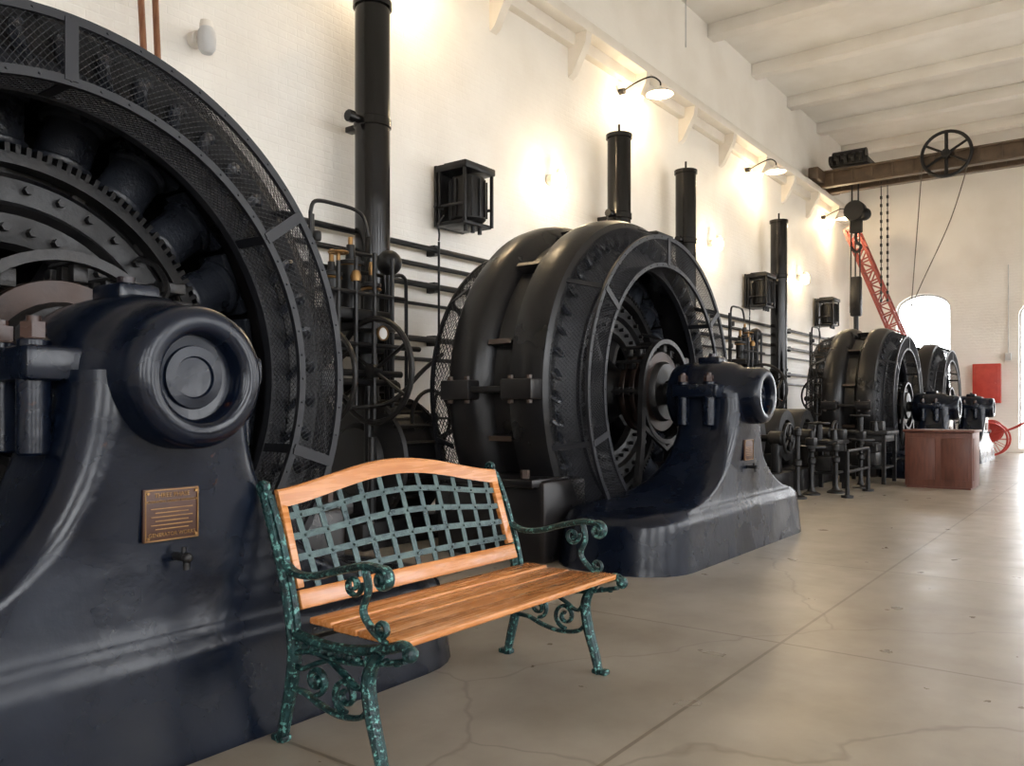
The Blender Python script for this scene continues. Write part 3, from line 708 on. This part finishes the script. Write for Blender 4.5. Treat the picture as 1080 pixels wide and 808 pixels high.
# ------------------------------------------------------------ bench
LB=1.335
e=empty('garden_bench',(1.89,1.935,0),math.radians(-.4))
def side_frame(bm,x0):
    N=V((1,0,0)); q=lambda y,z:V((x0,y,z))
    w,t=.015,.019
    sweep(bm,smooth([q(-.012,.0),q(.008,.08),q(.045,.20),q(.060,.30),q(.035,.37),q(.0,.41)],6),w,t,N,8,scale=lambda s:1.15+.35*math.sin(PI*s))
    box(bm,(x0,-.02,.012),(.045,.075,.024),.008)
    sweep(bm,smooth([q(.51,0),q(.485,.1),q(.455,.22),q(.44,.34),q(.455,.46),q(.50,.62),q(.56,.78),q(.605,.89)],6),w,t,N,8,scale=lambda s:1.2+.3*math.sin(PI*s))
    box(bm,(x0,.515,.012),(.045,.07,.024),.008)
    sweep(bm,[q(*p) for p in spiral(.615,.905,.028,.006,1.3,-PI/2)],.009,.016,N,6)
    up=smooth([q(.44,.34),q(.455,.46),q(.50,.62),q(.56,.78),q(.605,.89)],6)
    for p in up: sphere(bm,p+V((0,.022,-.004)),.014,1.3,8)
    up2=smooth([q(.42,.36),q(.43,.48),q(.475,.63),q(.53,.78),q(.58,.88)],6)
    sweep(bm,up2,.008,.014,N,6)
    sweep(bm,smooth([q(-.13,.425),q(-.10,.447),q(-.03,.425),q(.12,.395),q(.28,.385),q(.44,.40)],6),.018,.022,N,8)
    sweep(bm,smooth([q(-.11,.40),q(.02,.368),q(.2,.345),q(.34,.35),q(.44,.33)],6),.010,.016,N,8)
    for k in range(11): sphere(bm,q(-.07+.045*k,.378-.003*k+.002*abs(k-4)),.015,.9,8)
    sphere(bm,q(-.13,.425),.027,1,10)
    sweep(bm,smooth([q(.055,.22),q(.10,.175),q(.2,.16),q(.3,.175),q(.38,.2),q(.455,.2)],6),.010,.015,N,8)
    sweep(bm,[q(*p) for p in spiral(.17,.235,.06,.012,1.5,-PI/2)],.009,.015,N,6)
    sweep(bm,[q(*p) for p in spiral(.32,.255,.05,.012,-1.5,-PI/2)],.009,.015,N,6)
    sweep(bm,smooth([q(.06,.33),q(.10,.27),q(.17,.30),q(.25,.34)],5),.009,.015,N,6)
    sweep(bm,smooth([q(.25,.34),q(.33,.31),q(.40,.28),q(.445,.30)],5),.009,.015,N,6)
    sweep(bm,smooth([q(.515,.66),q(.44,.615),q(.33,.615),q(.2,.65),q(.07,.68),q(.0,.675)],6),.014,.022,N,8)
    sweep(bm,[q(*p) for p in spiral(-.008,.645,.036,.008,1.4,PI*.45)],.012,.022,N,8)
    sweep(bm,smooth([q(-.03,.44),q(.04,.475),q(.085,.53),q(.06,.60),q(.075,.67)],6),.011,.016,N,8)
    sweep(bm,[q(*p) for p in spiral(.0,.485,.032,.008,-1.3,-PI*.2)],.008,.014,N,6)
    sweep(bm,[q(*p) for p in spiral(.13,.61,.04,.01,1.3,PI*.9)],.008,.014,N,6)
bm=bmesh.new(); side_frame(bm,0); side_frame(bm,LB)
finish('iron_end_frames',bm,M_patina,e)
BY=lambda z:.43+(z-.46)*.34
def crest(x):
    s=min(max(x/LB,0),1); return .865+.085*(math.sin(PI*s)**1.6)
bx0,bx1=.025,LB-.025
bm=bmesh.new(); n=40; rows=[]
for i in range(n+1):
    x=bx0+(bx1-bx0)*i/n; zt=crest(x)+.032; zb=crest(x)-.032
    rows.append([bm.verts.new((x,BY(z)+dy,z)) for z,dy in ((zb,-.012),(zt-.006,-.012),(zt,-.006),(zt,.006),(zt-.006,.012),(zb,.012))])
for A,B in zip(rows,rows[1:]):
    for k in range(6): bm.faces.new((A[k],A[(k+1)%6],B[(k+1)%6],B[k]))
bm.faces.new(rows[0][::-1]); bm.faces.new(rows[-1])
tilt=math.atan(.34)
def tboard(x0,x1,z0,z1):
    zc=(z0+z1)/2
    box(bm,(0,0,0),(x1-x0,.024,z1-z0),.005,T((x0+x1)/2,BY(zc),zc)@Matrix.Rotation(-tilt,4,'X'))
tboard(bx0,bx1,.475,.545)
tboard(bx1-.045,bx1,.54,.85); tboard(bx0,bx0+.03,.54,.85)
for k in range(4):
    yc=-.052+.124*k; zz=.454-.012*math.sin(PI*(k+.5)/4)
    box(bm,(LB/2,yc,zz),(LB-.03 if k else LB,.117,.024),.007,None,3)
finish('wooden_slats',bm,M_wood,e,30)
bm=bmesh.new()
px0,px1=bx0+.03,bx1-.045
nb=11
NB=V((0,-math.cos(tilt),math.sin(tilt)))
def bp(u,v,off):
    x=px0+(px1-px0)*u; zb=.54; zt=crest(x)-.03; z=zb+(zt-zb)*v
    return V((x,BY(z)+off,z))
for i in range(nb):
    u=(i+.5)/nb; du=(u-.5)*.03
    pts=[bp(u+du*(2*v-1),v,.002) for v in [k/6 for k in range(7)]]
    sweep(bm,pts,.0135,.0025,NB,4)
for j in range(4):
    v0=(j+.55)/4.1; zz=.54+.30*v0; amp=.06*v0
    pts=[]
    for k in range(31):
        u=k/30; x=px0+(px1-px0)*u; z=zz+amp*(math.sin(PI*u)**1.5)
        pts.append(V((x,BY(z)-.004,z)))
    sweep(bm,pts,.0125,.0025,NB,4)
# rivets at the crossings
for i in range(nb):
    u=(i+.5)/nb; x=px0+(px1-px0)*u
    for j in range(4):
        v0=(j+.55)/4.1; z=.54+.30*v0+.06*v0*(math.sin(PI*u)**1.5)
        sphere(bm,(x,BY(z)-.008,z),.006,1,8)
finish('woven_iron_lattice',bm,M_strap,e)
bm=bmesh.new(); cyl(bm,(0,.43,.37),(LB,.43,.37),.01,seg=8); cyl(bm,(0,.0,.405),(LB,.0,.405),.01,seg=8); finish('tie_rods',bm,M_dark,e)
# ------------------------------------------------------------ world
w=bpy.data.worlds.new('sky'); scene.world=w; w.use_nodes=True
bg=w.node_tree.nodes['Background']; bg.inputs['Color'].default_value=(.95,.97,1,1); bg.inputs['Strength'].default_value=10.5
scene.view_settings.view_transform='Standard'
scene.view_settings.exposure=0
